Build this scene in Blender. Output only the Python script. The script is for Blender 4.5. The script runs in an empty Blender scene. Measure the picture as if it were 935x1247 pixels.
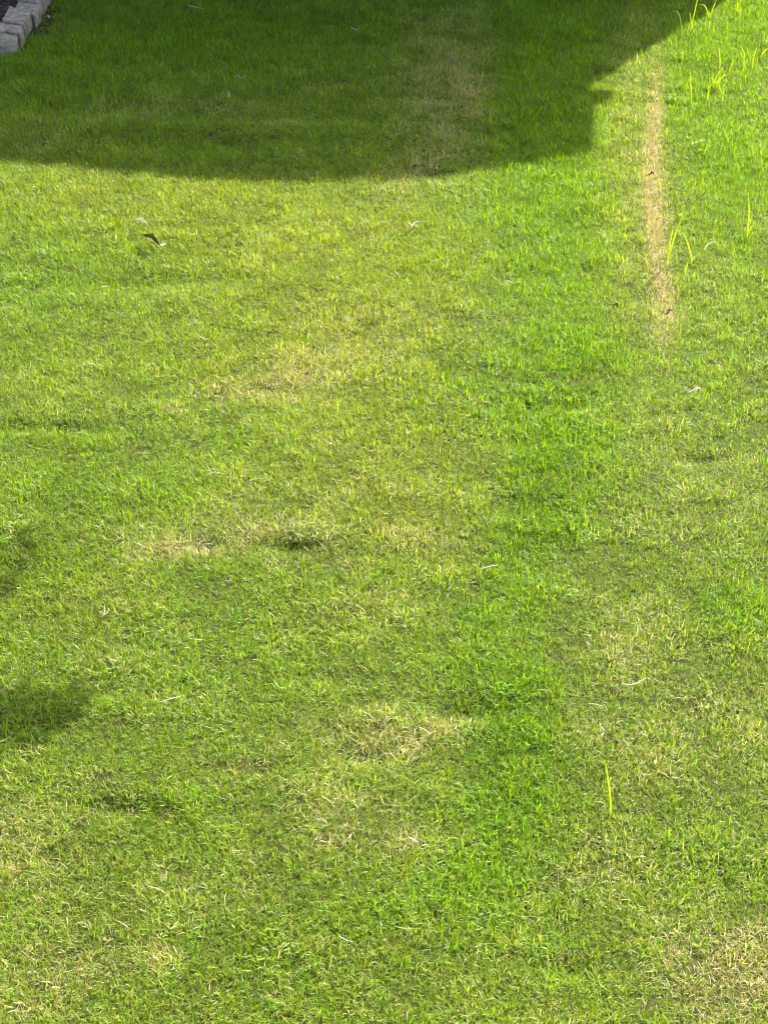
import bpy, bmesh, math, random
import numpy as np

# ------------------------------------------------------------------ camera, light, exposure
SC = bpy.context.scene
COL = SC.collection
PITCH = math.radians(39.5)
CAM_H = 3.0
FOC = 1700.0                       # focal length in survey pixels (frame 935 x 1247)
SUN_AZ, SUN_EL = math.radians(37.0), math.radians(42.0)   # azimuth clockwise from +Y

cam = bpy.data.cameras.new('camera')
cam.sensor_fit = 'VERTICAL'
cam.sensor_height = 24.0
cam.lens = FOC / 1247.0 * 24.0
cam.clip_start = 0.05
cam.clip_end = 2000.0
cam_o = bpy.data.objects.new('camera', cam)
cam_o.location = (0, 0, CAM_H)
cam_o.rotation_euler = (math.radians(90) - PITCH, 0, 0)
COL.objects.link(cam_o)
SC.camera = cam_o

world = bpy.data.worlds.new('World')
SC.world = world
world.use_nodes = True
wn = world.node_tree
sky = wn.nodes.new('ShaderNodeTexSky')
sky.sky_type = 'NISHITA'
sky.sun_disc = False
sky.sun_elevation = SUN_EL
sky.sun_rotation = SUN_AZ
sky.air_density = 0.8
sky.dust_density = 3.5
sky.ozone_density = 0.6
wn.nodes['Background'].inputs['Strength'].default_value = 0.15
wn.links.new(sky.outputs['Color'], wn.nodes['Background'].inputs['Color'])

sun = bpy.data.lights.new('sun', 'SUN')
sun.energy = 5.0
sun.angle = math.radians(0.55)
sun.color = (1.0, 0.95, 0.86)
sun_o = bpy.data.objects.new('sun', sun)
SUN_D = np.array([math.sin(SUN_AZ) * math.cos(SUN_EL), math.cos(SUN_AZ) * math.cos(SUN_EL), math.sin(SUN_EL)])
from mathutils import Vector, Matrix, Euler, noise as mnoise
sun_o.rotation_euler = Vector(-SUN_D).to_track_quat('-Z', 'Y').to_euler()
sun_o.location = (6, 9, 12)
COL.objects.link(sun_o)

SC.view_settings.view_transform = 'Standard'
SC.view_settings.look = 'None'
SC.view_settings.exposure = 1.62
SC.view_settings.gamma = 1.0
SC.cycles.max_bounces = 6
SC.cycles.diffuse_bounces = 3
SC.cycles.transmission_bounces = 4
SC.cycles.filter_width = 1.05
SC.cycles.transparent_max_bounces = 4

rng = np.random.default_rng(7)
random.seed(7)

# ------------------------------------------------------------------ helpers
def at(px, py, z=0.0):
    """survey pixel -> point of the lawn plane at height z"""
    u = (px - 467.5) / FOC
    v = (623.5 - py) / FOC
    d = np.array([u, math.cos(PITCH) + v * math.sin(PITCH), -math.sin(PITCH) + v * math.cos(PITCH)])
    t = (z - CAM_H) / d[2]
    return np.array([d[0] * t, d[1] * t, z])

def vnoise(x, y, s, seed):
    """smooth value noise 0..1, feature size s metres"""
    r = np.random.default_rng(seed)
    T = r.random((256, 256))
    X, Y = x / s + 1000.37, y / s + 1000.71
    xi, yi = np.floor(X).astype(int), np.floor(Y).astype(int)
    fx, fy = X - xi, Y - yi
    fx = fx * fx * (3 - 2 * fx); fy = fy * fy * (3 - 2 * fy)
    a = T[xi % 256, yi % 256]; b = T[(xi + 1) % 256, yi % 256]
    c = T[xi % 256, (yi + 1) % 256]; d = T[(xi + 1) % 256, (yi + 1) % 256]
    return (a * (1 - fx) + b * fx) * (1 - fy) + (c * (1 - fx) + d * fx) * fy

def fbm(x, y, s, seed, n=3):
    o = 0; w = 0; a = 1.0
    for k in range(n):
        o = o + a * vnoise(x, y, s / 2 ** k, seed + k); w += a; a *= 0.55
    return o / w

def patches(x, y, lst):
    """sum of soft ellipses; each (px, py, rx, ry, weight, tilt) is laid out on the lawn plan"""
    o = np.zeros_like(x)
    for p in lst:
        px, py, rx, ry, w = p[:5]
        tilt = p[5] if len(p) > 5 else 0.0
        c = at(px, py)
        ax = at(px + rx, py + tilt * rx) - c
        ay = at(px, py - ry) - c
        # inverse of the 2x2 [ax ay]
        det = ax[0] * ay[1] - ay[0] * ax[1]
        dx, dy = x - c[0], y - c[1]
        u = (dx * ay[1] - dy * ay[0]) / det
        v = (dy * ax[0] - dx * ax[1]) / det
        r2 = u * u + v * v
        o += w * np.exp(-r2 ** 1.3)
    return o

BUMPS = [  # gentle hollows and rises of the lawn (survey px, metres high)
    (378, 652, 34, 13, .020), (330, 672, 40, 10, -.008), (150, 985, 46, 13, -.027), (585, 862, 60, 18, -.012),
    (300, 938, 42, 9, -.017), (362, 671, 26, 7, -.008), (40, 522, 90, 8, -.022), (255, 668, 20, 5, -.022), (560, 868, 34, 10, -.02), (130, 350, 110, 9, -.014), (690, 498, 40, 8, -.016), (855, 560, 40, 7, -.02), (445, 925, 40, 8, -.010), (470, 880, 60, 12, .012), (120, 130, 90, 14, -.03), (300, 160, 160, 10, .02),
    (640, 560, 60, 16, .012), (700, 1180, 40, 14, -.02), (20, 640, 40, 14, .015), (210, 340, 90, 8, -.015),
    (640, 620, 50, 12, -.014), (410, 830, 50, 12, -.014), (130, 870, 80, 16, .012), (300, 480, 60, 10, -.012),
]
def ground_h(x, y):
    x = np.asarray(x, float); y = np.asarray(y, float)
    fade = np.exp(-((np.maximum(np.abs(x) - 5, 0)) ** 2 + np.maximum(np.abs(y - 5) - 7, 0) ** 2) / 6.0)
    h = (fbm(x, y, 1.1, 11, 2) - .5) * .035 + (fbm(x, y, .33, 21, 2) - .5) * .022
    return h * fade + patches(x, y, BUMPS)

def node_mat(name):
    m = bpy.data.materials.new(name)
    m.use_nodes = True
    nt = m.node_tree
    for n in list(nt.nodes):
        nt.nodes.remove(n)
    return m, nt, nt.nodes.new('ShaderNodeOutputMaterial')

def mesh_obj(name, verts, faces, mat=None, parent=None, smooth=False, link=True):
    me = bpy.data.meshes.new(name)
    me.from_pydata([tuple(map(float, v)) for v in verts], [], [tuple(map(int, f)) for f in faces])
    if mat: me.materials.append(mat)
    if smooth:
        me.polygons.foreach_set('use_smooth', [True] * len(me.polygons))
    me.update()
    o = bpy.data.objects.new(name, me)
    if link: COL.objects.link(o)
    if parent: o.parent = parent
    return o

def empty(name, loc):
    o = bpy.data.objects.new(name, None)
    o.location = loc
    o.empty_display_size = .1
    COL.objects.link(o)
    return o

def tag(o, label=None, cat=None, group=None, kind=None):
    if label: o['label'] = label
    if cat: o['category'] = cat
    if group: o['group'] = group
    if kind: o['kind'] = kind
    return o

# ------------------------------------------------------------------ materials
def leaf_shader(nt, out, color_socket, trans=.55, trans_tint=(1.5, 1.5, .25), gloss=.03, rough=.55, dry_flag=None):
    dif = nt.nodes.new('ShaderNodeBsdfDiffuse')
    trn = nt.nodes.new('ShaderNodeBsdfTranslucent')
    glo = nt.nodes.new('ShaderNodeBsdfGlossy'); glo.inputs['Roughness'].default_value = rough
    glo.inputs['Color'].default_value = (1, 1, 1, 1)
    mul = nt.nodes.new('ShaderNodeMix'); mul.data_type = 'RGBA'; mul.blend_type = 'MULTIPLY'
    mul.inputs[0].default_value = 1.0
    mul.inputs[7].default_value = (*trans_tint, 1)
    if dry_flag is not None:
        tm = nt.nodes.new('ShaderNodeMix'); tm.data_type = 'RGBA'
        nt.links.new(dry_flag, tm.inputs[0]); tm.inputs[6].default_value = (*trans_tint, 1); tm.inputs[7].default_value = (1.1, 1.0, .7, 1)
        nt.links.new(tm.outputs[2], mul.inputs[7])
    nt.links.new(color_socket, mul.inputs[6])
    nt.links.new(color_socket, dif.inputs['Color'])
    nt.links.new(mul.outputs[2], trn.inputs['Color'])
    m1 = nt.nodes.new('ShaderNodeMixShader'); m1.inputs[0].default_value = trans
    nt.links.new(dif.outputs[0], m1.inputs[1]); nt.links.new(trn.outputs[0], m1.inputs[2])
    fr = nt.nodes.new('ShaderNodeFresnel'); fr.inputs['IOR'].default_value = 1.4
    mm = nt.nodes.new('ShaderNodeMath'); mm.operation = 'MULTIPLY_ADD'
    nt.links.new(fr.outputs[0], mm.inputs[0]); mm.inputs[1].default_value = .045; mm.inputs[2].default_value = gloss * .06
    m2 = nt.nodes.new('ShaderNodeMixShader')
    nt.links.new(mm.outputs[0], m2.inputs[0])
    nt.links.new(m1.outputs[0], m2.inputs[1]); nt.links.new(glo.outputs[0], m2.inputs[2])
    nt.links.new(m2.outputs[0], out.inputs['Surface'])

def ramp(nt, fac, stops, interp='LINEAR'):
    r = nt.nodes.new('ShaderNodeValToRGB')
    r.color_ramp.interpolation = interp
    els = r.color_ramp.elements
    while len(els) < len(stops): els.new(.5)
    for e, (p, c) in zip(els, stops):
        e.position = p; e.color = (*c, 1)
    nt.links.new(fac, r.inputs[0])
    return r.outputs[0]

def make_grass_mat():
    m, nt, out = node_mat('lawn_blades')
    L = nt.links
    def attr(n, t):
        a = nt.nodes.new('ShaderNodeAttribute'); a.attribute_type = t; a.attribute_name = n; return a
    bv = attr('bv', 'GEOMETRY'); ti = attr('tint', 'INSTANCER'); de = attr('dead', 'INSTANCER')
    sep = nt.nodes.new('ShaderNodeSeparateColor'); L.new(bv.outputs['Color'], sep.inputs[0])
    # green: tuft tint x blade variation
    var = nt.nodes.new('ShaderNodeMapRange'); L.new(sep.outputs[1], var.inputs[0])
    var.inputs[3].default_value = .42; var.inputs[4].default_value = 1.55
    g = nt.nodes.new('ShaderNodeMix'); g.data_type = 'RGBA'; g.blend_type = 'MULTIPLY'; g.inputs[0].default_value = 1
    L.new(ti.outputs['Color'], g.inputs[6]); L.new(var.outputs[0], g.inputs[7])
    # the sheath end of a blade is pale, the leaf is green
    base = nt.nodes.new('ShaderNodeMapRange'); L.new(sep.outputs[2], base.inputs[0])
    base.inputs[1].default_value = 0; base.inputs[2].default_value = .35
    base.inputs[3].default_value = .25; base.inputs[4].default_value = 0
    g2 = nt.nodes.new('ShaderNodeMix'); g2.data_type = 'RGBA'
    L.new(base.outputs[0], g2.inputs[0]); L.new(g.outputs[2], g2.inputs[6])
    g2.inputs[7].default_value = (.20, .19, .075, 1)
    straw = ramp(nt, sep.outputs[1], [(0, (.22, .14, .035)), (.15, (.38, .29, .08)), (.5, (.55, .49, .20)), (.8, (.63, .58, .30)), (1, (.72, .68, .42))])
    lt = nt.nodes.new('ShaderNodeMath'); lt.operation = 'LESS_THAN'
    L.new(sep.outputs[0], lt.inputs[0]); L.new(de.outputs['Fac'], lt.inputs[1])
    mx = nt.nodes.new('ShaderNodeMix'); mx.data_type = 'RGBA'
    L.new(lt.outputs[0], mx.inputs[0]); L.new(g2.outputs[2], mx.inputs[6]); L.new(straw, mx.inputs[7])
    leaf_shader(nt, out, mx.outputs[2], dry_flag=lt.outputs[0])
    return m

def make_leaf_mat(name, stops, trans=.5, scale=60, tint=(1.25, 1.3, .55), gloss=.08):
    m, nt, out = node_mat(name)
    tc = nt.nodes.new('ShaderNodeTexCoord')
    nz = nt.nodes.new('ShaderNodeTexNoise'); nz.inputs['Scale'].default_value = scale
    nt.links.new(tc.outputs['Object'], nz.inputs['Vector'])
    c = ramp(nt, nz.outputs['Fac'], stops)
    leaf_shader(nt, out, c, trans, tint, gloss)
    return m

def make_rough_mat(name, stops, scale, bump=.4, rough=.9, bscale=None, detail=8):
    m, nt, out = node_mat(name)
    b = nt.nodes.new('ShaderNodeBsdfPrincipled')
    b.inputs['Roughness'].default_value = rough
    b.inputs['Specular IOR Level'].default_value = .1
    tc = nt.nodes.new('ShaderNodeTexCoord')
    nz = nt.nodes.new('ShaderNodeTexNoise'); nz.inputs['Scale'].default_value = scale; nz.inputs['Detail'].default_value = detail
    nz.inputs['Roughness'].default_value = .7
    nt.links.new(tc.outputs['Object'], nz.inputs['Vector'])
    nt.links.new(ramp(nt, nz.outputs['Fac'], stops), b.inputs['Base Color'])
    n2 = nt.nodes.new('ShaderNodeTexNoise'); n2.inputs['Scale'].default_value = bscale or scale * 4; n2.inputs['Detail'].default_value = 6
    nt.links.new(tc.outputs['Object'], n2.inputs['Vector'])
    bp = nt.nodes.new('ShaderNodeBump'); bp.inputs['Strength'].default_value = bump; bp.inputs['Distance'].default_value = .01
    nt.links.new(n2.outputs['Fac'], bp.inputs['Height'])
    nt.links.new(bp.outputs[0], b.inputs['Normal'])
    nt.links.new(b.outputs[0], out.inputs['Surface'])
    return m

M_GRASS = make_grass_mat()
M_SOIL = make_rough_mat('thatch_and_soil', [(.3, (.030, .034, .009)), (.5, (.058, .064, .015)), (.7, (.095, .092, .028))], 60, .8, 1.0, 260)
M_STONE = make_rough_mat('tumbled_concrete', [(.32, (.13, .10, .065)), (.44, (.26, .22, .16)), (.56, (.36, .315, .245)), (.72, (.48, .43, .35))], 26, .9, .95, 120)
M_MULCH = make_rough_mat('bark_mulch', [(.3, (.020, .016, .012)), (.5, (.07, .055, .042)), (.7, (.20, .17, .13))], 30, .8, 1.0, 200)
M_WEED = make_leaf_mat('weed_leaf', [(.3, (.13, .22, .012)), (.5, (.24, .33, .02)), (.7, (.33, .40, .035))], .6, 28, (1.35, 1.3, .5))
M_WEED2 = make_leaf_mat('weed_leaf_dull', [(.3, (.13, .20, .04)), (.7, (.19, .26, .06))], .5, 40)
M_STRAW = make_leaf_mat('dry_straw', [(.3, (.50, .42, .24)), (.7, (.68, .62, .46))], .25, 50, (1, .95, .8))
M_PALE = make_leaf_mat('bleached_leaf', [(.3, (.32, .27, .17)), (.7, (.50, .45, .33))], .2, 80, (1, .95, .8))
M_WHITE = make_leaf_mat('sun_bleached_leaf', [(.3, (.45, .39, .27)), (.7, (.70, .65, .52))], .2, 80, (1, .95, .8))
M_DARKLEAF = make_leaf_mat('brown_leaf', [(.3, (.045, .035, .022)), (.7, (.12, .10, .075))], .12, 70, (1, .8, .5))
M_TAN = make_leaf_mat('tan_leaf', [(.3, (.30, .18, .09)), (.7, (.48, .34, .20))], .2, 80, (1, .8, .5))
M_FAWN = make_leaf_mat('fawn_leaf', [(.3, (.48, .37, .23)), (.7, (.66, .55, .38))], .15, 80, (1, .9, .6))
M_BARK = make_rough_mat('bark', [(.3, (.06, .045, .03)), (.7, (.16, .13, .10))], 14, .9, .95, 50)
M_TREELEAF = make_leaf_mat('tree_leaf', [(.3, (.04, .08, .015)), (.7, (.07, .12, .025))], .35, 3)
M_WALL = make_rough_mat('painted_siding', [(.3, (.52, .50, .45)), (.7, (.58, .56, .51))], 4, .1, .7, 30)
M_ROOF = make_rough_mat('roof_shingles', [(.3, (.06, .055, .05)), (.7, (.13, .12, .11))], 10, .6, .95, 60)
M_TRIM = make_rough_mat('white_trim', [(.3, (.74, .74, .72)), (.7, (.80, .80, .78))], 5, .05, .6, 30)

# ------------------------------------------------------------------ ground
def build_ground():
    gx = np.concatenate([[-400, -150, -60, -25, -12, -8, -6], np.arange(-5, 5.01, .05), [6, 8, 12, 25, 60, 150, 400]])
    gy = np.concatenate([[-400, -150, -60, -25, -10, -5, -2, 0, .5], np.arange(1, 10.01, .05), [11, 13, 16, 25, 60, 150, 400]])
    X, Y = np.meshgrid(gx, gy)
    Z = ground_h(X, Y)
    V = np.stack([X.ravel(), Y.ravel(), Z.ravel()], 1)
    nx, ny = len(gx), len(gy)
    i, j = np.meshgrid(np.arange(nx - 1), np.arange(ny - 1))
    a = (j * nx + i).ravel()
    F = np.stack([a, a + 1, a + 1 + nx, a + nx], 1)
    me = bpy.data.meshes.new('ground')
    me.vertices.add(len(V)); me.vertices.foreach_set('co', V.ravel())
    me.loops.add(F.size); me.loops.foreach_set('vertex_index', F.ravel().astype(np.int32))
    me.polygons.add(len(F))
    me.polygons.foreach_set('loop_start', (np.arange(len(F)) * 4).astype(np.int32))
    me.polygons.foreach_set('loop_total', np.full(len(F), 4, np.int32))
    me.update(calc_edges=True)
    me.polygons.foreach_set('use_smooth', [True] * len(F))
    me.materials.append(M_SOIL)
    o = bpy.data.objects.new('ground', me); COL.objects.link(o)
    tag(o, 'soil and thatch of the back lawn', kind='structure')
build_ground()

# ------------------------------------------------------------------ garden edging of stones, flower bed
def rough_block(poly, z0, z1, seed, bev=.012, rough=.006):
    """block with the plan of poly (4 corners), rounded worn edges and a pitted face"""
    bm = bmesh.new()
    lo = [bm.verts.new((p[0], p[1], z0)) for p in poly]
    hi = [bm.verts.new((p[0], p[1], z1)) for p in poly]
    n = len(poly)
    bm.faces.new(lo[::-1]); bm.faces.new(hi)
    for k in range(n):
        bm.faces.new((lo[k], lo[(k + 1) % n], hi[(k + 1) % n], hi[k]))
    bmesh.ops.recalc_face_normals(bm, faces=bm.faces)
    bmesh.ops.bevel(bm, geom=list(bm.edges), offset=bev, segments=3, profile=.5, affect='EDGES')
    bmesh.ops.triangulate(bm, faces=bm.faces)
    for _ in range(2):
        long = [e for e in bm.edges if e.calc_length() > .022]
        if long: bmesh.ops.subdivide_edges(bm, edges=long, cuts=1)
        bmesh.ops.triangulate(bm, faces=bm.faces)
    for v in bm.verts:
        p = v.co * 22 + Vector((seed * 7.1, 0, 0))
        q = v.co * 70 + Vector((seed * 3.3, 5, 0))
        v.co += Vector((mnoise.noise(p), mnoise.noise(p + Vector((9, 9, 9))), mnoise.noise(p + Vector((3, 17, 5))))) * rough
        v.co += Vector((mnoise.noise(q), mnoise.noise(q + Vector((9, 9, 9))), mnoise.noise(q + Vector((3, 17, 5))))) * rough * .45
    me = bpy.data.meshes.new('stone')
    bm.to_mesh(me); bm.free()
    me.polygons.foreach_set('use_smooth', [True] * len(me.polygons))
    me.materials.append(M_STONE)
    return me

EDGE_Z = .09
STONES = [  # top corners in survey px: back-left, back-right, front-right, front-left
    [(-7, 38), (22, 42.5), (19, 47), (-4, 51)],
    [(.5, 27), (28.5, 32), (24, 41), (-5, 36.5)],
    [(11.5, 8.5), (38.5, 14.5), (29, 30.5), (2.5, 25)],
    [(22, .8), (50, 5.5), (42, 16.5), (18.5, 9)],
    [(29, -12), (56, -7), (47, 3.5), (21, -1)],
    [(40, -26), (66, -21), (55, -9), (30, -14)],
    [(-40, 42), (-9, 39.5), (-7, 51), (-38, 55)],
    [(-74, 47), (-42, 43), (-40, 55), (-70, 60)],
]
edging = empty('garden_edging', tuple(at(20, 50)))
tag(edging, 'row of worn grey concrete blocks edging the mulched bed in the corner', 'garden edging')
eo = Vector(edging.location)
for k, q in enumerate(STONES):
    pts = [at(px, py, EDGE_Z) - np.array(eo) for px, py in q]
    dz = [.0, .004, .010, .0, .004, 0, -.004, .003][k]
    me = rough_block([(p[0], p[1]) for p in pts][::-1], -.03, EDGE_Z + dz, k)
    o = bpy.data.objects.new('stone', me); COL.objects.link(o); o.parent = edging
STONE_POLYS = [np.array([at(px, py, EDGE_Z)[:2] for px, py in q]) for q in STONES]

def in_poly(x, y, poly, grow=0.0):
    c = poly.mean(0)
    if grow: poly = c + (poly - c) * (1 + grow / np.linalg.norm(poly - c, axis=1, keepdims=True))
    ins = np.zeros(x.shape, bool)
    n = len(poly); j = n - 1
    for i in range(n):
        xi, yi = poly[i]; xj, yj = poly[j]
        cond = ((yi > y) != (yj > y)) & (x < (xj - xi) * (y - yi) / (yj - yi + 1e-12) + xi)
        ins ^= cond; j = i
    return ins

BED_POLY = np.array([at(-74, 55)[:2], at(-6, 50)[:2], at(25, 22)[:2], at(50, -20)[:2], (-2.0, 9.9), (-4.6, 9.9), (-4.6, 8.0)])
bed_c = BED_POLY.mean(0)
ring = [BED_POLY, bed_c + (BED_POLY - bed_c) * .6]
bv = [(p[0], p[1], .02) for p in ring[0]] + [(p[0], p[1], .05) for p in ring[1]] + [(bed_c[0], bed_c[1], .055)]
n = len(BED_POLY)
bf = [(k, (k + 1) % n, n + (k + 1) % n, n + k) for k in range(n)] + [(n + k, n + (k + 1) % n, 2 * n) for k in range(n)]
bedo = mesh_obj('flower_bed', bv, bf, M_MULCH)
tag(bedo, 'dark mulched flower bed behind the stone edging', kind='structure')

def build_mulch():
    V, F = [], []
    cnt = 0
    r = np.random.default_rng(3)
    while cnt < 1500:
        x, y = r.uniform(-4.0, -1.9), r.uniform(7.6, 9.8)
        if not in_poly(np.array([x]), np.array([y]), BED_POLY)[0]: continue
        cnt += 1
        l, w, t = r.uniform(.015, .05), r.uniform(.006, .016), r.uniform(.003, .008)
        R = Euler((r.normal(0, .4), r.normal(0, .4), r.uniform(0, 6.3))).to_matrix()
        z = .05 + r.uniform(0, .025)
        b = len(V)
        for sx, sy, sz in [(-1, -1, -1), (1, -.6, -1), (1, .7, -1), (-1, 1, -1), (-.9, -1, 1), (.9, -.5, 1), (.9, .7, 1), (-.9, .8, 1)]:
            V.append(Vector((x, y, z)) + R @ Vector((sx * l / 2, sy * w / 2, sz * t / 2)))
        F += [tuple(b + i for i in f) for f in [(0, 3, 2, 1), (4, 5, 6, 7), (0, 1, 5, 4), (1, 2, 6, 5), (2, 3, 7, 6), (3, 0, 4, 7)]]
    o = mesh_obj('mulch', V, F, M_MULCH)
    tag(o, 'dark bark chips covering the flower bed', kind='stuff')
build_mulch()

# ------------------------------------------------------------------ lawn blades
def blade_pts(base, az, length, lean, curl, seg):
    """points along a blade: starts upright-ish, leans by 'lean' and curls over"""
    p = np.array(base, float); a = lean; pts = [p.copy()]
    for k in range(seg):
        st = length / seg
        p = p + st * np.array([math.cos(az) * math.sin(a), math.sin(az) * math.sin(a), math.cos(a)])
        a += curl / seg
        pts.append(p.copy())
    return pts

def make_tuft(idx, family):
    r = np.random.default_rng(1000 + idx)
    V, F, A = [], [], []
    nb = [16, 17, 17, 15][family]
    for b in range(nb):
        rad = .019 * math.sqrt(r.random()); th = r.uniform(0, 2 * math.pi)
        base = (rad * math.cos(th), rad * math.sin(th), -.004)
        az = r.uniform(0, 2 * math.pi)
        if family == 0:   # upright, lush
            ln = r.uniform(.026, .056); lean = abs(r.normal(.38, .28)); curl = r.normal(.8, .55); w = r.uniform(.0009, .0017)
        elif family == 1:  # mown, mixed
            ln = r.uniform(.020, .048); lean = abs(r.normal(.75, .42)); curl = r.normal(1.0, .8); w = r.uniform(.0008, .0016)
        elif family == 2:  # matted, curly
            ln = r.uniform(.022, .056); lean = abs(r.normal(.9, .38)); curl = r.normal(.6, 1.0); w = r.uniform(.0007, .0014)
        else:              # thin and short
            ln = r.uniform(.010, .024); lean = abs(r.normal(.9, .4)); curl = r.normal(.5, .7); w = r.uniform(.0010, .0017)
        seg = 4
        pts = blade_pts(base, az, ln, lean, curl, seg)
        twist = r.uniform(-.9, .9)
        side0 = np.array([-math.sin(az), math.cos(az), 0])
        fwd = np.array([math.cos(az), math.sin(az), 0])
        r1, r2 = r.random(), r.random()
        s = len(V)
        for k, p in enumerate(pts):
            t = k / seg
            tw = twist * t
            sd = side0 * math.cos(tw) + (fwd * .6 + np.array([0, 0, .8])) * math.sin(tw)
            ww = w * [.75, 1.0, .9, .65, 0][k]
            if k < seg:
                V += [p - sd * ww, p + sd * ww]; A += [(r1, r2, t, 1)] * 2
            else:
                V.append(p); A.append((r1, r2, t, 1))
        F += [(s, s + 1, s + 3, s + 2), (s + 2, s + 3, s + 5, s + 4), (s + 4, s + 5, s + 7, s + 6), (s + 6, s + 7, s + 8)]
    o = mesh_obj('tuft_%d_%02d' % (family, idx), V, F, M_GRASS, smooth=True, link=False)
    at_ = o.data.attributes.new('bv', 'FLOAT_COLOR', 'POINT')
    at_.data.foreach_set('color', np.array(A, np.float32).ravel())
    return o

NV = 10
tuft_col = bpy.data.collections.new('tuft_shapes')
for fam in range(4):
    for k in range(NV):
        tuft_col.objects.link(make_tuft(fam * NV + k, fam))

STRIP = [  # tan worn strip on the right of the lawn
    (800, 90, 8, 50, .5), (797, 180, 12, 60, .9), (794, 250, 12, 50, 1.1), (802, 320, 13, 50, .8), (808, 375, 13, 40, .6), (814, 420, 10, 30, .3),
    (768, 150, 34, 70, .20), (765, 280, 34, 60, .14),
]
DEAD = [
    # dry strip in the shade
    (540, 60, 55, 60, .34), (555, 130, 60, 60, .36), (515, 190, 50, 40, .38), (490, 222, 45, 18, .25), (760, 60, 40, 40, .2),
    (150, 135, 90, 14, .22), (260, 130, 70, 12, .2), (30, 175, 60, 18, .15), (400, 100, 100, 40, .06),
    # yellowed middle
    (350, 470, 65, 30, .42), (390, 440, 60, 40, .22), (280, 480, 50, 16, .3), (480, 450, 60, 50, .12), (430, 380, 80, 50, .1),
    (230, 672, 60, 14, .55), (345, 690, 30, 12, .3), (330, 655, 60, 20, .2), (520, 655, 75, 24, .3), (420, 690, 40, 14, .3), (440, 590, 90, 40, .16),
    (300, 620, 50, 30, .15), (150, 500, 110, 12, .12), (130, 660, 60, 18, .12),
    # right side
    (840, 600, 90, 60, .10), (830, 650, 60, 24, .2), (770, 760, 50, 40, .2), (790, 830, 60, 30, .2), (880, 870, 60, 50, .15), (740, 790, 30, 14, .2),
    (730, 900, 50, 20, .18), (780, 930, 60, 40, .22), (750, 1040, 60, 36, .32), (690, 1075, 50, 18, .3), (880, 960, 60, 30, .18), (900, 540, 50, 40, .10),
    (890, 1190, 70, 60, .65), (830, 1180, 50, 40, .28), (930, 1130, 40, 30, .3), (800, 1110, 60, 30, .12),
    # near left and middle
    (125, 952, 22, 9, 1.1), (490, 905, 70, 24, .2), (545, 880, 30, 14, .22), (505, 1022, 24, 10, .3), (440, 1000, 60, 24, .12), (300, 935, 40, 14, .2),
    (60, 1180, 90, 40, .36), (160, 1165, 60, 24, .3), (20, 1235, 60, 22, .4), (10, 1030, 40, 40, .22), (230, 1080, 80, 20, .12), (190, 1165, 30, 18, .2),
    (440, 1225, 40, 18, .2), (330, 1110, 80, 30, .08), (600, 1180, 50, 20, .06),
]
LUSH = [
    (680, 20, 55, 40, .9), (672, 90, 55, 60, 1.0), (660, 160, 60, 50, .95), (670, 240, 75, 50, .75), (685, 330, 70, 60, .7), (690, 430, 60, 60, .7),
    (665, 520, 50, 45, .7), (675, 590, 55, 50, .8), (640, 660, 60, 40, .7), (615, 740, 55, 40, .5), (630, 830, 55, 34, .8), (630, 910, 55, 44, .85), (620, 985, 55, 34, .7),
    (650, 640, 60, 120, .15), (610, 860, 75, 140, .25), (590, 1040, 70, 60, .3), (570, 1090, 60, 40, .4), (530, 790, 50, 30, .25),
    (870, 120, 55, 80, .5), (890, 220, 55, 70, .6), (860, 40, 60, 40, .5), (920, 30, 40, 50, .6), (910, 330, 40, 60, .2), (910, 745, 50, 34, .7), (850, 740, 40, 30, .3),
    (120, 330, 120, 30, .25), (130, 590, 120, 40, .35), (60, 690, 60, 40, .5), (230, 620, 40, 16, .3), (80, 540, 90, 30, .3), (230, 980, 60, 18, .45), (150, 930, 70, 16, .3), (280, 1150, 60, 24, .35),
    (80, 80, 120, 30, .5), (330, 60, 90, 40, .35), (200, 40, 90, 30, .3), (200, 190, 150, 16, .25), (60, 860, 80, 30, .4), (500, 300, 40, 20, .15), (40, 780, 60, 30, .2),
    (690, 1190, 40, 22, .4), (340, 830, 50, 20, .25), (440, 1120, 60, 30, .25), (720, 540, 40, 16, .3),
]
YELLOW = [
    (120, 240, 200, 50, .7), (330, 280, 170, 60, .8), (420, 360, 140, 80, .8), (480, 300, 110, 60, .6), (380, 450, 140, 60, .9), (470, 560, 130, 70, .7), (200, 420, 150, 50, .4),
    (770, 200, 50, 100, .5), (760, 330, 60, 70, .35), (500, 650, 110, 50, .6), (300, 600, 120, 50, .4), (430, 750, 120, 50, .35), (100, 720, 120, 50, .4), (60, 470, 90, 60, .3),
]
MAT = [
    (300, 640, 100, 30, .8), (240, 670, 70, 20, .8), (480, 900, 90, 34, .9), (440, 880, 60, 20, .5), (560, 880, 40, 18, .6), (340, 470, 80, 24, .5), (750, 800, 50, 20, .5),
    (720, 860, 50, 30, .6), (60, 1000, 100, 60, .5), (750, 950, 70, 60, .5), (430, 1000, 90, 40, .5), (850, 900, 90, 80, .3), (150, 1120, 150, 60, .4), (500, 1020, 50, 20, .5),
    (880, 1180, 90, 70, .6), (840, 560, 90, 80, .4), (600, 620, 60, 30, .3), (470, 740, 90, 30, .4), (330, 1000, 120, 60, .3), (800, 300, 30, 180, .6), (650, 1080, 120, 40, .3),
]
THIN = [(125, 953, 20, 8, .8), (300, 938, 22, 8, .5), (355, 668, 22, 5, .35), (806, 375, 7, 14, .4), (160, 985, 30, 8, .35), (590, 866, 20, 5, .3), (700, 1195, 24, 7, .35), (255, 672, 14, 5, .5),
        (58, 30, 16, 14, .75), (45, 42, 16, 10, .7), (70, 18, 14, 10, .7), (30, 60, 12, 6, .8), (60, 8, 18, 8, .6),
        (490, 912, 30, 8, .35), (430, 470, 12, 5, .3), (345, 160, 60, 5, .3)]

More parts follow.
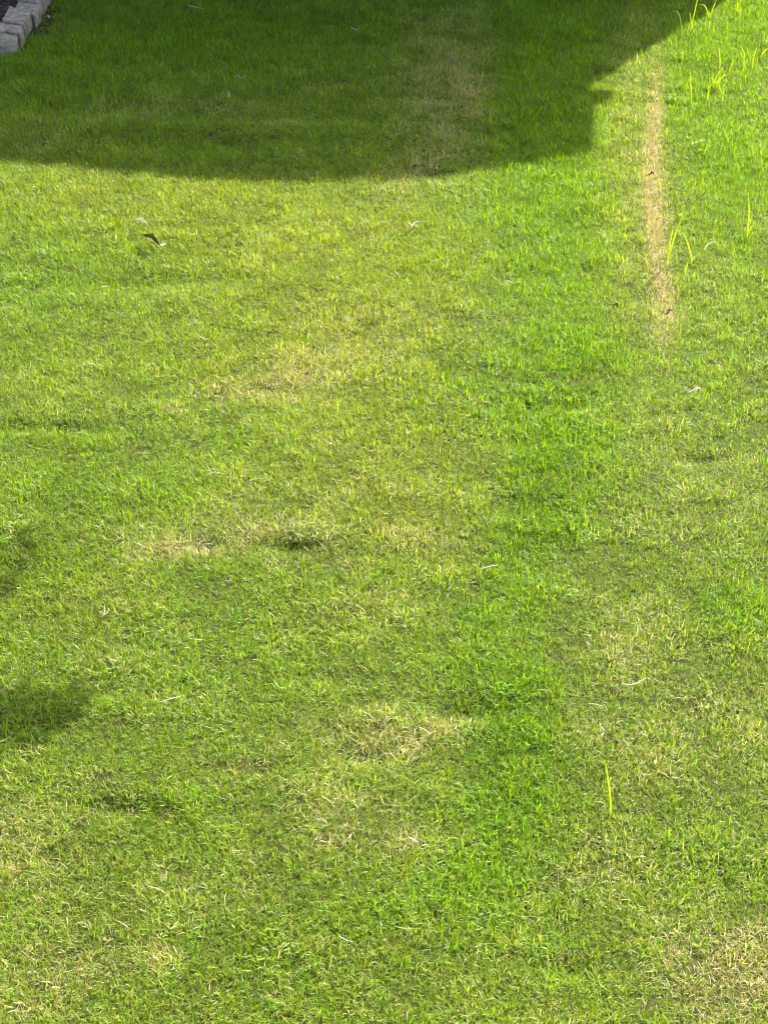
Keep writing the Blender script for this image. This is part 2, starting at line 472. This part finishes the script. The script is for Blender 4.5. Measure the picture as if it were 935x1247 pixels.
def build_lawn():
    s = .0128
    gx = np.arange(-4.4, 4.4, s); gy = np.arange(1.15, 10.1, s)
    X, Y = np.meshgrid(gx, gy)
    X = (X + rng.uniform(-.6, .6, X.shape) * s).ravel(); Y = (Y + rng.uniform(-.6, .6, Y.shape) * s).ravel()
    keep = (np.abs(X) < 1.0 + .27 * Y) & ~((Y > 9.85) & (X < 3.15))
    X, Y = X[keep], Y[keep]
    for P in STONE_POLYS:
        k = ~in_poly(X, Y, P, .02); X, Y = X[k], Y[k]
    k = ~in_poly(X, Y, BED_POLY); X, Y = X[k], Y[k]
    thin = patches(X, Y, THIN)
    k = rng.random(len(X)) > np.clip(thin * (.5 + fbm(X, Y, .06, 71, 2)), 0, .96)
    k &= rng.random(len(X)) > np.clip((fbm(X * .45, Y, .16, 91, 3) - .70) * 4, 0, .35)
    # small gaps everywhere
    gap = fbm(X, Y, .055, 75, 2)
    k &= ~((gap < .25) & (rng.random(len(X)) < .5))
    X, Y = X[k], Y[k]
    ex = rng.random(len(X)) < np.clip(patches(X, Y, STRIP) - .25, 0, 1)
    X = np.concatenate([X, X[ex] + rng.normal(0, .008, ex.sum())]); Y = np.concatenate([Y, Y[ex] + rng.normal(0, .008, ex.sum())])
    N = len(X)
    strip = patches(X, Y, STRIP); dead = patches(X, Y, DEAD) * .62; lush = patches(X, Y, LUSH); yel = patches(X, Y, YELLOW); mat = patches(X, Y, MAT)
    n5 = fbm(X * .28, Y, .10, 81, 3); n6 = fbm(X * .35 + 9, Y, .30, 85, 2)
    n1 = fbm(X, Y, .42, 31, 3); n2 = fbm(X, Y, .12, 41, 3); n3 = fbm(X, Y, .9, 51, 3); n4 = fbm(X, Y, .05, 61, 2)
    lush = np.clip(lush * (.75 + .5 * n1) + (n3 - .5) * .4 + (n6 - .5) * .35, 0, 1.1)
    mat = np.clip(mat * (.5 + n2) + (n1 - .5) * .7 + .12, 0, 1.1)
    near = np.clip((4.2 - Y) / 2.6, 0, 1)
    dead = dead * (.35 + 1.3 * n2) + np.minimum(strip * (.0 + 1.1 * n4 + .7 * n2) * .78, .80) + .035 + .07 * near + (n2 - .5) * .24 + (n4 - .5) * .20 + .06 * mat + (n5 - .5) * .22
    dead = np.clip(dead - .20 * lush, .012, .92)
    yel = np.clip(yel * (.6 + .8 * n3) + (n1 - .5) * .5, 0, 1.1)
    # family
    u = rng.random(N)
    fam = np.where(u < .10 + .55 * lush, 0, 1)
    fam = np.where(rng.random(N) < np.clip(mat * .8 - .35 * lush, 0, .9), 2, fam)
    fam = np.where(rng.random(N) < np.clip(dead - .35, 0, .7) * 1.6, np.where(rng.random(N) < .55, 2, 3), fam)
    pick = fam * NV + rng.integers(0, NV, N)
    # tuft colour (the leaf's own colour): mid green, lush green, yellow green, grey green
    mid = np.array([.176, .274, .011]); lu = np.array([.162, .285, .003]); ye = np.array([.242, .298, .010]); gr = np.array([.212, .275, .045])
    T = np.tile(mid, (N, 1))
    T = T + (ye - T) * np.clip(yel, 0, 1)[:, None] * .8
    T = T + (gr - T) * np.clip(mat * .7 * n4 * 1.6, 0, .8)[:, None]
    T = T + (lu - T) * np.clip(lush, 0, 1)[:, None] * .75
    T = T * (1 + (n2 - .5) * .35 + rng.normal(0, .10, N))[:, None]
    T[:, 0] *= 1 + rng.normal(0, .10, N)
    T = np.clip(T, .005, .6)
    sc = rng.choice([.8, 1.0, 1.0, 1.3], N) * (.92 + .16 * lush + (n2 - .5) * .4 + (n5 - .5) * .55 + (n4 - .5) * .4 - .25 * np.clip(dead - .4, 0, 1)) * rng.uniform(.8, 1.2, N)
    shade_long = patches(X, Y, [(160, 60, 200, 60, .35), (100, 140, 120, 30, .4), (400, 60, 200, 60, .15)])   # the unmown corner by the bed
    sc = sc * (1 + shade_long)
    sc = np.clip(sc * (.61 + .015 * Y), .38, 1.6)
    Z = ground_h(X, Y)
    rot = np.stack([rng.normal(0, .16, N), rng.normal(0, .16, N), rng.uniform(0, 2 * math.pi, N)], 1)
    me = bpy.data.meshes.new('grass')
    me.vertices.add(N)
    me.vertices.foreach_set('co', np.stack([X, Y, Z], 1).astype(np.float32).ravel())
    def add(name, typ, key, arr):
        a = me.attributes.new(name, typ, 'POINT'); a.data.foreach_set(key, arr.ravel())
    add('rot', 'FLOAT_VECTOR', 'vector', rot.astype(np.float32))
    add('size', 'FLOAT', 'value', sc.astype(np.float32))
    add('pick', 'INT', 'value', pick.astype(np.int32))
    add('dead', 'FLOAT', 'value', dead.astype(np.float32))
    add('tint', 'FLOAT_COLOR', 'color', np.concatenate([T, np.ones((N, 1))], 1).astype(np.float32))
    me.materials.append(M_GRASS)
    o = bpy.data.objects.new('grass', me); COL.objects.link(o)
    tag(o, 'short mown lawn with green, yellowed and straw-coloured patches', kind='stuff')
    ng = bpy.data.node_groups.new('grass_scatter', 'GeometryNodeTree')
    ng.interface.new_socket('Geometry', in_out='INPUT', socket_type='NodeSocketGeometry')
    ng.interface.new_socket('Geometry', in_out='OUTPUT', socket_type='NodeSocketGeometry')
    gi = ng.nodes.new('NodeGroupInput'); go = ng.nodes.new('NodeGroupOutput')
    ci = ng.nodes.new('GeometryNodeCollectionInfo')
    ci.inputs['Collection'].default_value = tuft_col
    ci.inputs['Separate Children'].default_value = True
    ci.inputs['Reset Children'].default_value = True
    ip = ng.nodes.new('GeometryNodeInstanceOnPoints')
    ip.inputs['Pick Instance'].default_value = True
    def na(name, typ):
        a = ng.nodes.new('GeometryNodeInputNamedAttribute'); a.data_type = typ
        a.inputs['Name'].default_value = name
        return next(x for x in a.outputs if x.enabled and x.name == 'Attribute')
    ng.links.new(gi.outputs[0], ip.inputs['Points'])
    ng.links.new(ci.outputs[0], ip.inputs['Instance'])
    ng.links.new(na('pick', 'INT'), ip.inputs['Instance Index'])
    e2r = ng.nodes.new('FunctionNodeEulerToRotation')
    ng.links.new(na('rot', 'FLOAT_VECTOR'), e2r.inputs[0])
    ng.links.new(e2r.outputs[0], ip.inputs['Rotation'])
    ng.links.new(na('size', 'FLOAT'), ip.inputs['Scale'])
    ng.links.new(ip.outputs[0], go.inputs[0])
    md = o.modifiers.new('scatter', 'NODES'); md.node_group = ng
    print('tufts', N)
build_lawn()

# ------------------------------------------------------------------ off-picture: house whose roof throws the big shadow
def to_height(px, py, z):
    """the point at height z whose shadow falls on survey pixel (px, py)"""
    return at(px, py) + SUN_D * (z / SUN_D[2])

def build_house():
    H = 3.1
    root = empty('house', (-2.5, 12.5, 0))
    tag(root, 'house with a shingle roof whose shadow covers the far lawn', 'house')
    off = np.array([-2.5, 12.5, 0])
    eave_px = [(712, 192), (596, 210), (426, 226), (296, 230), (146, 212), (-4, 194)]
    front = [to_height(px, py, H) for px, py in eave_px]
    d = front[-1] - front[-2]
    front.append(front[-1] + d / np.linalg.norm(d) * 7)
    B = to_height(713, 132, H)
    # roof: eave line in front, ridge behind and higher
    right_back = B + np.array([.12, 6.5, 0])
    left_back = front[-1] + np.array([0, 6, 0])
    ridge_r = (front[0] + right_back) / 2 + np.array([-.0, 0, 1.0]); ridge_l = (front[-1] + left_back) / 2 + np.array([0, 0, 1.0])
    eave = front + [left_back, right_back, B]
    V = [p - off for p in eave]; n = len(eave); nf = len(front)
    V += [p - off + np.array([0, 0, -.06]) for p in eave]
    V += [ridge_r - off, ridge_l - off]
    R, Lr = 2 * n, 2 * n + 1
    top = []
    for k in range(nf - 1):
        top.append((k + 1, k, R) if k < nf - 2 else (k + 1, k, R, Lr))
    top.append((nf, nf - 1, Lr)); top.append((nf + 1, nf, Lr, R)); top.append((nf + 2, nf + 1, R)); top.append((0, nf + 2, R))
    roof = mesh_obj('roof', V, top, M_ROOF, root)
    fasc = [(k, (k + 1) % n, n + (k + 1) % n, n + k) for k in range(n)]
    fv = [tuple(v) for v in V[:2 * n]]
    cx = np.mean([v[0] for v in fv[n:2 * n]]); cy = np.mean([v[1] for v in fv[n:2 * n]])
    fv.append((cx, cy, H - .06))
    fasc += [(n + (k + 1) % n, n + k, 2 * n) for k in range(n)]
    mesh_obj('fascia', [(v[0], v[1], v[2] - .003) for v in fv], fasc, M_TRIM, root)
    # walls, corner placed so that its edge throws the slanting side of the shadow
    foot = at(884, 8); a = at(722, 104)
    dirv = (foot - a)[:2] / np.linalg.norm((foot - a)[:2])
    c = a[:2] + np.array([math.sin(SUN_AZ), math.cos(SUN_AZ)]) * (2.92 / math.tan(SUN_EL))
    x1, y0 = c[0], c[1]; x0, y1 = -9.0, y0 + 5.6
    def box(name, lo, hi, mat, parent=root):
        (ax, ay, az), (bx, by, bz) = lo, hi
        vs = [(ax, ay, az), (bx, ay, az), (bx, by, az), (ax, by, az), (ax, ay, bz), (bx, ay, bz), (bx, by, bz), (ax, by, bz)]
        vs = [(v[0] - off[0], v[1] - off[1], v[2]) for v in vs]
        return mesh_obj(name, vs, [(0, 3, 2, 1), (4, 5, 6, 7), (0, 1, 5, 4), (1, 2, 6, 5), (2, 3, 7, 6), (3, 0, 4, 7)], mat, parent)
    box('wall', (x0, y0, -.1), (x1, y1, 3.035), M_WALL)
    for k in range(17):    # lap siding boards on the wall that faces the lawn
        z = .15 + k * .16
        b = box('siding_board', (x0, y0 - .018, z), (x1 - .01, y0 - .002, z + .152), M_WALL)
    w = box('window', (-.2, y0 - .06, 1.0), (1.2, y0 - .02, 2.2), M_TRIM)
    g_, nt, out = node_mat('window_glass')
    pb = nt.nodes.new('ShaderNodeBsdfPrincipled'); pb.inputs['Base Color'].default_value = (.03, .035, .04, 1); pb.inputs['Roughness'].default_value = .05
    nt.links.new(pb.outputs[0], out.inputs[0])
    box('pane', (-.12, y0 - .066, 1.08), (.48, y0 - .061, 2.12), g_, w); box('pane', (.52, y0 - .066, 1.08), (1.12, y0 - .061, 2.12), g_, w)
    # gutter end that makes the small notch in the shadow
    q = to_height(726, 121, 2.9)
    gb = box('gutter_end', (q[0] - .12, q[1] - .055, 2.84), (q[0] + .045, q[1] + .05, 2.98), M_TRIM)
build_house()

# ------------------------------------------------------------------ off-picture: tree whose branch tips throw the small shadows on the left
def tube(path, radii, sides=8):
    V, F = [], []
    for k, (p, r) in enumerate(zip(path, radii)):
        p = np.array(p, float)
        t = np.array(path[min(k + 1, len(path) - 1)]) - np.array(path[max(k - 1, 0)]); t = t / np.linalg.norm(t)
        a = np.cross(t, [0, 0, 1] if abs(t[2]) < .9 else [1, 0, 0]); a /= np.linalg.norm(a); b = np.cross(t, a)
        for s in range(sides):
            an = 2 * math.pi * s / sides
            V.append(p + r * (math.cos(an) * a + math.sin(an) * b))
    for k in range(len(path) - 1):
        for s in range(sides):
            F.append((k * sides + s, k * sides + (s + 1) % sides, (k + 1) * sides + (s + 1) % sides, (k + 1) * sides + s))
    e = (len(path) - 1) * sides
    F.append(tuple(range(e, e + sides)))
    return V, F

def build_tree():
    off = np.array([-5.2, 5.6, 0])
    root = empty('shade_tree', tuple(off))
    tag(root, 'leafy tree whose branch tips shade the left edge of the lawn', 'tree')
    Z = 2.2
    tips = [to_height(-14, 705, Z), to_height(20, 890, Z - .1)]
    r = np.random.default_rng(5)
    paths = [([(0, 0, -.1), (.05, 0, 1.2), (-.05, .1, 2.4), (.1, .1, 4.2), (0, .2, 5.6)], [.2, .16, .14, .09, .03])]
    for tp in tips:
        e = tp - off
        paths.append(([(0, .05, 2.3), tuple(e * .35 + np.array([0, 0, 1.9])), tuple(e * .7 + np.array([0, 0, 1.15])), tuple(e + np.array([-.15, 0, .15]))], [.09, .06, .035, .008]))
    for k in range(7):
        a = r.uniform(1.6, 4.7); L = r.uniform(1.0, 1.7); z = r.uniform(2.6, 4.4)
        paths.append(([(0, .1, z), (L * .5 * math.cos(a), L * .5 * math.sin(a), z + .4), (L * math.cos(a), L * math.sin(a), z + .9)], [.06, .04, .01]))
    V, F = [], []
    for p, rd in paths[:1]:
        v, f = tube(p, rd, 12); F += [tuple(i + len(V) for i in q) for q in f]; V += v
    mesh_obj('trunk', V, F, M_BARK, root, True)
    for p, rd in paths[1:]:
        v, f = tube(p, rd); mesh_obj('limb', v, f, M_BARK, root, True)
    LV, LF = [], []
    def leaf(c, l):
        R = Euler((r.normal(0, .7), r.normal(0, .7), r.uniform(0, 6.3))).to_matrix()
        s = len(LV)
        for x, y, z in [(0, 0, 0), (.3, .28, .04), (.7, .22, .02), (1, 0, -.08), (.7, -.22, .02), (.3, -.28, .04)]:
            LV.append(Vector(c) + R @ Vector((x * l, y * l, z * l)))
        LF.extend([(s, s + 1, s + 2, s + 3), (s, s + 3, s + 4, s + 5)])
    for k in range(16):     # crown clumps, all west of the lawn in view
        a = r.uniform(1.3, 5.0); L = r.uniform(.2, 1.8); c = np.array([L * math.cos(a), L * math.sin(a), r.uniform(3.2, 6.0)])
        for q in range(150): leaf(c + r.normal(0, .38, 3), r.uniform(.06, .11))
    # the sprays at the branch tips
    def spray(px, py, z, n, sx, sy):
        c = to_height(px, py, z) - off
        for q in range(n): leaf(c + np.array([r.normal(0, sx), r.normal(0, sy), r.normal(0, .04)]), r.uniform(.03, .055))
    spray(2, 680, Z, 34, .028, .014); spray(24, 682, Z, 9, .02, .008); spray(-8, 722, Z, 40, .018, .018)
    spray(10, 886, Z - .1, 380, .04, .024); spray(66, 872, Z - .1, 220, .024, .024); spray(-12, 884, Z - .1, 260, .03, .036); spray(40, 882, Z - .1, 160, .028, .018)
    spray(-70, 715, Z, 60, .04, .05); spray(-80, 895, Z - .1, 80, .07, .06)
    cr = mesh_obj('crown', LV, LF, M_TREELEAF, root)
    cr['kind'] = 'stuff'
build_tree()

# ------------------------------------------------------------------ tall weed shoots standing above the mown grass
def ribbon(pts, widths, facing=None):
    """thin strip through 3-D points, folded slightly along its midrib"""
    V, F = [], []
    n = len(pts)
    for k in range(n):
        p = np.array(pts[k]); t = np.array(pts[min(k + 1, n - 1)]) - np.array(pts[max(k - 1, 0)])
        t = t / (np.linalg.norm(t) + 1e-9)
        f = np.array([0, -1, .25]) if facing is None else np.array(facing, float)
        s = np.cross(t, f); s /= np.linalg.norm(s) + 1e-9
        nn = np.cross(s, t)
        w = widths[k] / 2
        V += [p - s * w + nn * w * .35, p, p + s * w + nn * w * .35]
    for k in range(n - 1):
        a = 3 * k
        F += [(a, a + 1, a + 4, a + 3), (a + 1, a + 2, a + 5, a + 4)]
    return V, F

def smooth_path(P, n=9):
    P = [np.array(p, float) for p in P]
    if len(P) == 2: P = [P[0], (P[0] + P[1]) / 2, P[1]]
    Q = [2 * P[0] - P[1]] + P + [2 * P[-1] - P[-2]]
    out = []
    segs = len(P) - 1; per = max(2, n // segs)
    for i in range(segs):
        a, b, c, d = Q[i:i + 4]
        for k in range(per):
            t = k / per
            out.append(.5 * (2 * b + (c - a) * t + (2 * a - 5 * b + 4 * c - d) * t * t + (3 * b - a - 3 * c + d) * t ** 3))
    out.append(P[-1])
    return out

def lift(pxs, base, lean):
    """survey px of a blade -> 3-D points in a near-vertical sheet through the blade's foot"""
    out = []
    n = len(pxs)
    for k, (px, py) in enumerate(pxs):
        u = (px - 467.5) / FOC; v = (623.5 - py) / FOC
        d = np.array([u, math.cos(PITCH) + v * math.sin(PITCH), -math.sin(PITCH) + v * math.cos(PITCH)])
        y = base[1] + lean * (k / max(n - 1, 1)) ** 1.4
        t = y / d[1]
        out.append(np.array([0, 0, CAM_H]) + d * t)
    return out

G_SHOOT = 'tall weed shoots standing above the mown grass'
def shoot(label, blades, mat=M_WEED, width=.0075, lean=.03, name='weed_shoot'):
    width *= .9
    px, py = blades[0][0]
    b = at(px, py); b[2] = float(ground_h(b[0], b[1]))
    g0 = b[2]
    b = at(px, py, g0 + .028); b[2] = g0 + .028      # where the shoot comes out of the turf
    root = empty(name, tuple(b))
    tag(root, label, 'weed', G_SHOOT)
    for k, bl in enumerate(blades):
        ln = lean * (1 if k % 2 == 0 else -.6)
        P = smooth_path(lift(bl, b, ln), 10)
        if k == 0: P = [P[0] - np.array([0, 0, .03])] + P
        n = len(P)
        W = [width * max(.12, min(.72 + 1.2 * (i / n), 1.0) * (1 - (i / (n - 1)) ** 3.2)) for i in range(n)]
        V, F = ribbon([p - b for p in P], W)
        mesh_obj('blade', V, F, mat, root, True)
    return root

SHOOTS = [
    ('arching weed blade bent over leftward across the shadow edge', [[(829.6, 39.7), (828.2, 24.5), (825.3, 15.2), (821.7, 13.7), (815.9, 16.6), (811.5, 26)]], M_WEED2, .006),
    ('upright single blade just right of the arching weed, tip past the frame', [[(840.9, 33.9), (844, 20.2), (848.4, 0), (849.8, -8)], [(841, 30), (840, 18), (838, 14.5)]], M_WEED, .0075),
    ('forked V-shaped weed shoot with its left blade drooping at the tip', [[(862.8, 33.9), (863.1, 23.8), (867.1, 11.6), (871.5, 0), (873, -5)], [(863, 26), (862, 18), (858.5, 8.7), (854.1, 5.5), (850.5, 6.5)]], M_WEED, .009),
    ('thin slanting blade between the forked shoot and the upright top clump', [[(870.7, 15.9), (874, 9), (878.7, 1.4)]], M_WEED2, .005),
    ('bright upright two-bladed shoot cut by the top edge near the corner', [[(900.6, 19.5), (900.8, 8), (900.6, 0), (900.2, -9)], [(900, 16), (897, 10), (898.5, 0), (899, -3)], [(900.4, 17), (894, 11), (889, 9.5)]], M_WEED, .010),
    ('short sprig with side leaves in the top right corner', [[(911.5, 16.6), (911.7, 11), (911.9, 6.5)], [(911.6, 14), (914, 11.5), (917, 13)]], M_WEED, .007),
    ('lone straight blade at the back of the leaning clump', [[(876.1, 79.4), (875.6, 66), (874.4, 54)]], M_WEED, .008),
    ('pale blade lying nearly flat left of the leaning clump', [[(845.5, 77.2), (854, 75.5), (863.5, 75.8)]], M_WEED2, .006),
    ('slim blade with a side leaf at the left of the leaning clump', [[(841.6, 120.6), (840.5, 103), (839.7, 86.6)], [(841, 108), (838.5, 98), (833, 108)]], M_WEED, .007),
    ('long leaning shoot of the clump that curves to the right', [[(868.6, 104), (871.5, 94), (875.8, 86.6), (882.3, 78.7)], [(868.8, 103), (867, 95), (868.5, 88)]], M_WEED, .008),
    ('arched blade at the middle of the clump pointing right', [[(872, 104), (878.7, 93.8), (889.5, 90.2)], [(872, 103), (876, 92), (880, 82)]], M_WEED, .007),
    ('short bright blade at the front left of the leaning clump', [[(861.4, 118.4), (862.2, 111), (862.8, 104)]], M_WEED, .010),
    ('short upright blade at the front right of the leaning clump', [[(879.4, 118.4), (880.4, 109), (880.9, 101)], [(880, 117), (876, 108), (875, 101)]], M_WEED, .009),
    ('stout shoot sweeping right in a long arch behind the clump', [[(888, 85), (893.9, 70.7), (900, 64), (906.8, 60.6)]], M_WEED, .008),
    ('three-bladed shoot with spread leaves right of the arch', [[(905, 82.3), (905.4, 65), (899.6, 54)], [(905.2, 72), (899.6, 63.5), (892.4, 58.5), (886.6, 60.6)]], M_WEED, .008),
    ('upright blade bending right, first of the pair near the right edge', [[(915.5, 80), (917.7, 66.4), (921.3, 56.3)]], M_WEED, .008),
    ('straight thin blade, second of the pair near the right edge', [[(921, 80.9), (921.2, 72), (921.3, 62)]], M_WEED, .006),
    ('dense bright shoot touching the right edge', [[(925.6, 67), (927.5, 61), (930, 56.3)], [(926.5, 67), (930, 62), (935, 58)], [(926, 66), (931, 60), (932, 52)]], M_WEED, .010),
    ('dull grey-green blade leaning left above the right pair', [[(924, 54), (922.5, 50), (921.3, 45.5)]], M_WEED2, .007),
    ('small leaning blade alone in the green strip below the clump', [[(886, 172), (883, 163), (879, 154.6)]], M_WEED, .006),
    ('slender upright blade alone near the right edge below the clump', [[(915.6, 186), (916, 168), (915.1, 149.5)]], M_WEED, .006),
    ('short blade at the right rim of the tan strip, leaning left', [[(803.9, 228.3), (802, 222), (800.5, 215.6)]], M_WEED, .009),
    ('short upright blade a little right of the tan strip', [[(811.3, 224.8), (811.9, 219), (812, 213.3)]], M_WEED, .008),
    ('tall pair of yellow-green blades leaning right beside the tan strip', [[(812.7, 318), (815.4, 295), (819.6, 276.6)], [(814, 312), (822.3, 283.5), (832, 259.3)]], M_WEED, .0085),
    ('blade leaning left toward the tall pair', [[(841.9, 315.7), (837.5, 299), (831.5, 283.5)]], M_WEED, .008),
    ('stubby sprig in front of the left-leaning blade', [[(834.3, 328.3), (836.2, 322), (838.4, 315.7)]], M_WEED, .006),
    ('tall lone blade standing upright right of the tall pair', [[(909.7, 283.5), (911.3, 258), (910.4, 234)], [(910, 283), (913, 279), (915, 275)]], M_WEED, .0085),
    ('tiny sprout in the middle of the tan strip', [[(787.8, 315.5), (787.9, 311), (787.8, 308)]], M_WEED, .006),
    ('single lime blade standing in the near part of the lawn', [[(743.2, 984), (741.8, 962), (739, 943), (735.6, 925)]], M_WEED, .0062),
    ('tiny bright sprout left of the tan strip', [[(706, 303), (706.5, 298), (705.5, 293)]], M_WEED, .006),
]
for lab, bl, mt, w in SHOOTS:
    shoot(lab, bl, mt, w, lean=random.uniform(-.03, .05))

def broad_weed(px, py, label, size, n, mat=M_WEED):
    b = at(px, py); b[2] = float(ground_h(b[0], b[1])) + .012
    root = empty('broadleaf_weed', tuple(b)); tag(root, label, 'weed')
    r = np.random.default_rng(int(px))
    for k in range(n):
        a = 2 * math.pi * k / n + r.uniform(-.3, .3); l = size * r.uniform(.7, 1.1)
        P = [np.array([math.cos(a) * l * t, math.sin(a) * l * t, .012 + l * (.7 * t - .55 * t * t)]) for t in (0, .25, .5, .75, 1)]
        V, F = ribbon(P, [l * .06, l * .3, l * .42, l * .28, .001], facing=(0, 0, 1))
        mesh_obj('leaf', V, F, mat, root, True)
broad_weed(818, 123, 'low broadleaf weed with a rosette of light green leaves', .045, 6)
broad_weed(784, 158, 'small dark green broadleaf weed in the dry strip', .032, 5, M_WEED2)

# ------------------------------------------------------------------ litter lying on the grass
def on_lawn(px, py, h=.022):
    b = at(px, py, h); b = at(px, py, h + float(ground_h(b[0], b[1])))
    return b

def straw(label, pxs, width=.004, mat=M_STRAW, name='straw_stem', h=.03, extra=(), cat='dry stem'):
    b = on_lawn(*pxs[0], h)
    root = empty(name, tuple(b)); tag(root, label, cat)
    for k, br in enumerate([pxs] + list(extra)):
        P = [on_lawn(x, y, h + .006 * math.sin(i * 1.7 + k)) - b for i, (x, y) in enumerate(br)]
        P = smooth_path(P, 8); n = len(P)
        V, F = tube(P, [width / 2 * (1 - .6 * i / (n - 1)) for i in range(n)], 5)
        mesh_obj('stem', V, F, mat, root, True)

straw('bleached forked stem standing out on the left of the lawn', [(124, 751), (128, 745), (127, 736)], .0032, M_PALE, extra=([(126, 749), (131, 746), (133, 741)], [(126, 747), (124, 745)]))
straw('white Y-shaped bit of straw in the upper middle', [(499, 276), (502, 275), (505, 271), (510, 270), (515, 270)], .0055, M_WHITE, h=.04, extra=([(502, 275), (499, 273), (496, 272)], [(502, 275), (500, 279)]))
straw('long thin straw lying level beside the lush stripe', [(585, 693), (595, 690), (606, 688)], .0040)
straw('short pale straw in the matted patch in front', [(498, 1020), (504, 1023), (510, 1026)], .0048, M_WHITE, h=.036)
straw('slanting straw below the shadow of leaves on the left', [(196, 855), (208, 851), (222, 847)], .0032)
straw('bent pale stalk in the right half near the lush patch', [(758, 833), (768, 834), (776, 831), (786, 826)], .0035)
straw('fine straw with a white knot at the right of the matted grass', [(716, 857), (726, 858), (733, 860)], .0036, M_PALE)
straw('tan stick lying in the shade near the top', [(230, 6.5), (240, 9), (249, 11)], .006, M_STRAW)
straw('white V-shaped straw in the shade', [(289, 91.5), (294, 95), (300, 91.5)], .005, M_STRAW)
straw('short tan straw in the shade right of the V-shaped one', [(428, 33.5), (433, 36), (437, 35)], .005, M_STRAW)
straw('small upright pale stalk in the shade below the V-shaped straw', [(278, 118), (280, 110)], .006, M_STRAW)
straw('pale thread of straw on the yellowed patch', [(252, 578), (262, 575), (274, 577)], .0036)
straw('pale dry stalk among the green strip on the right', [(842, 176), (850, 172), (858, 171)], .005)
straw('hooked straw right of the tall blade pair', [(857, 304), (862, 297), (870, 294)], .0045)
straw('dark thin twig on the grass beside the tall blade pair', [(827, 319), (830, 317.5), (834, 316)], .006, M_DARKLEAF, name='twig', cat='twig')
straw('long crossing stalk low in the near lawn', [(412, 1140), (422, 1145), (430, 1147)], .0035, M_PALE)

def leaf_thing(label, px0, px1, width, mat, name='dry_leaf', curl=.5, h=.03, cat='leaf', extra=None, n=8):
    a, b = on_lawn(*px0, h), on_lawn(*px1, h)
    root = empty(name, tuple(a)); tag(root, label, cat)
    ax = b - a; L = np.linalg.norm(ax); ax /= L
    up = np.array([0, 0, 1.0]); sd = np.cross(up, ax); sd /= np.linalg.norm(sd)
    r = np.random.default_rng(int(px0[0] * 7))
    V, F = [], []; m = 5
    for i in range(n + 1):
        t = i / n; w = width * (math.sin(math.pi * min(1, .08 + t * .95)) ** .7)
        for j in range(m):
            s = (j / (m - 1) - .5) * 2
            V.append(ax * L * t + sd * s * w * r.uniform(.38, .6) * math.cos(curl * s) + up * (abs(s) ** 1.5 * w * curl * .8 + .014 * math.sin(t * 3) + r.normal(0, width * .10)))
    for i in range(n):
        for j in range(m - 1):
            F.append((i * m + j, i * m + j + 1, (i + 1) * m + j + 1, (i + 1) * m + j))
    me = mesh_obj('leaf_blade', V, F, mat, root, True)
    P = [np.array([0, 0, 0]) - ax * .02, ax * L * .5 + up * .012, ax * L * .98]
    tv, tf = tube([tuple(p + up * .004) for p in P], [.0016, .0014, .0006], 5)
    mesh_obj('midrib', tv, tf, mat, root, True)
    if extra: extra(root, a)
    return root

leaf_thing('pale curled dry leaf, upper one of the two on the left', (165, 270), (180.5, 274.5), .024, M_WHITE, curl=.7, h=.052)
def tip(root, a):
    o = on_lawn(193, 300, .040)
    e1 = on_lawn(203, 297, .048)
    P = smooth_path([o - a, (o + e1) / 2 - a + np.array([0, 0, .002]), e1 - a], 6); k = len(P)
    V, F = ribbon(P, [.012, .017, .019, .019, .016, .012, .008, .004][:k], facing=(0, -.3, 1))
    ob = mesh_obj('leaf_tip', V, F, M_PALE, root, True)
    ob['label'] = 'pale upturned end of the dark leaf'
leaf_thing('dark twisted dry leaf with a pale upturned end, lower of the two', (176, 288), (196, 301), .026, M_DARKLEAF, curl=1.0, h=.042, extra=tip)
leaf_thing('small brown leaf lying alone in the right half of the lawn', (843, 478), (853.5, 475.5), .024, M_FAWN, curl=.4, h=.05)
leaf_thing('dark crumpled leaf scrap at the lower end of the tan strip', (812, 383), (818, 380), .016, M_DARKLEAF, curl=.7, h=.026)
leaf_thing('dark leaf scrap in the upper part of the tan strip', (790, 214.5), (796, 213.5), .014, M_DARKLEAF, curl=.7, h=.022)
leaf_thing('dark scrap left of the lower tan strip', (746, 374), (752, 377), .016, M_DARKLEAF, curl=.8, h=.028)
leaf_thing('pale leaf scrap lying beside the stone edging', (56, 22), (62, 23.2), .018, M_PALE, curl=.5, h=.02)
leaf_thing('rusty brown leaf in the yellowed middle of the lawn', (422, 688), (426, 695), .012, M_TAN, curl=.8, h=.03)

# matted clump of long dry grass that stands up from the lawn
def clump():
    b = at(372, 664); b[2] = float(ground_h(b[0], b[1]))
    root = empty('grass_clump', tuple(b)); tag(root, 'raised matted clump of long dry grass with a dark hollow under it', 'grass clump')
    r = np.random.default_rng(17)
    groups = {'green': ([], []), 'dry': ([], [])}
    for k in range(64):
        g_ = 'dry' if r.random() < .7 else 'green'
        V, F = groups[g_]
        x = r.uniform(-.10, .09); y = r.normal(.04, .03) - .25 * x
        az = r.normal(-2.0, 1.3); ln = r.uniform(.03, .075)
        P = blade_pts((x, y, -.004), az, ln, r.uniform(.2, .9), r.uniform(.6, 1.7), 5)
        v, f = ribbon(P, [.002, .0024, .0024, .002, .0015, .0003])
        F += [tuple(i + len(V) for i in q) for q in f]; V += v
    for k, (V, F) in groups.items():
        o = mesh_obj('grass_blades', V, F, M_STRAW if k == 'dry' else M_WEED, root, True)
        o['kind'] = 'stuff'
clump()
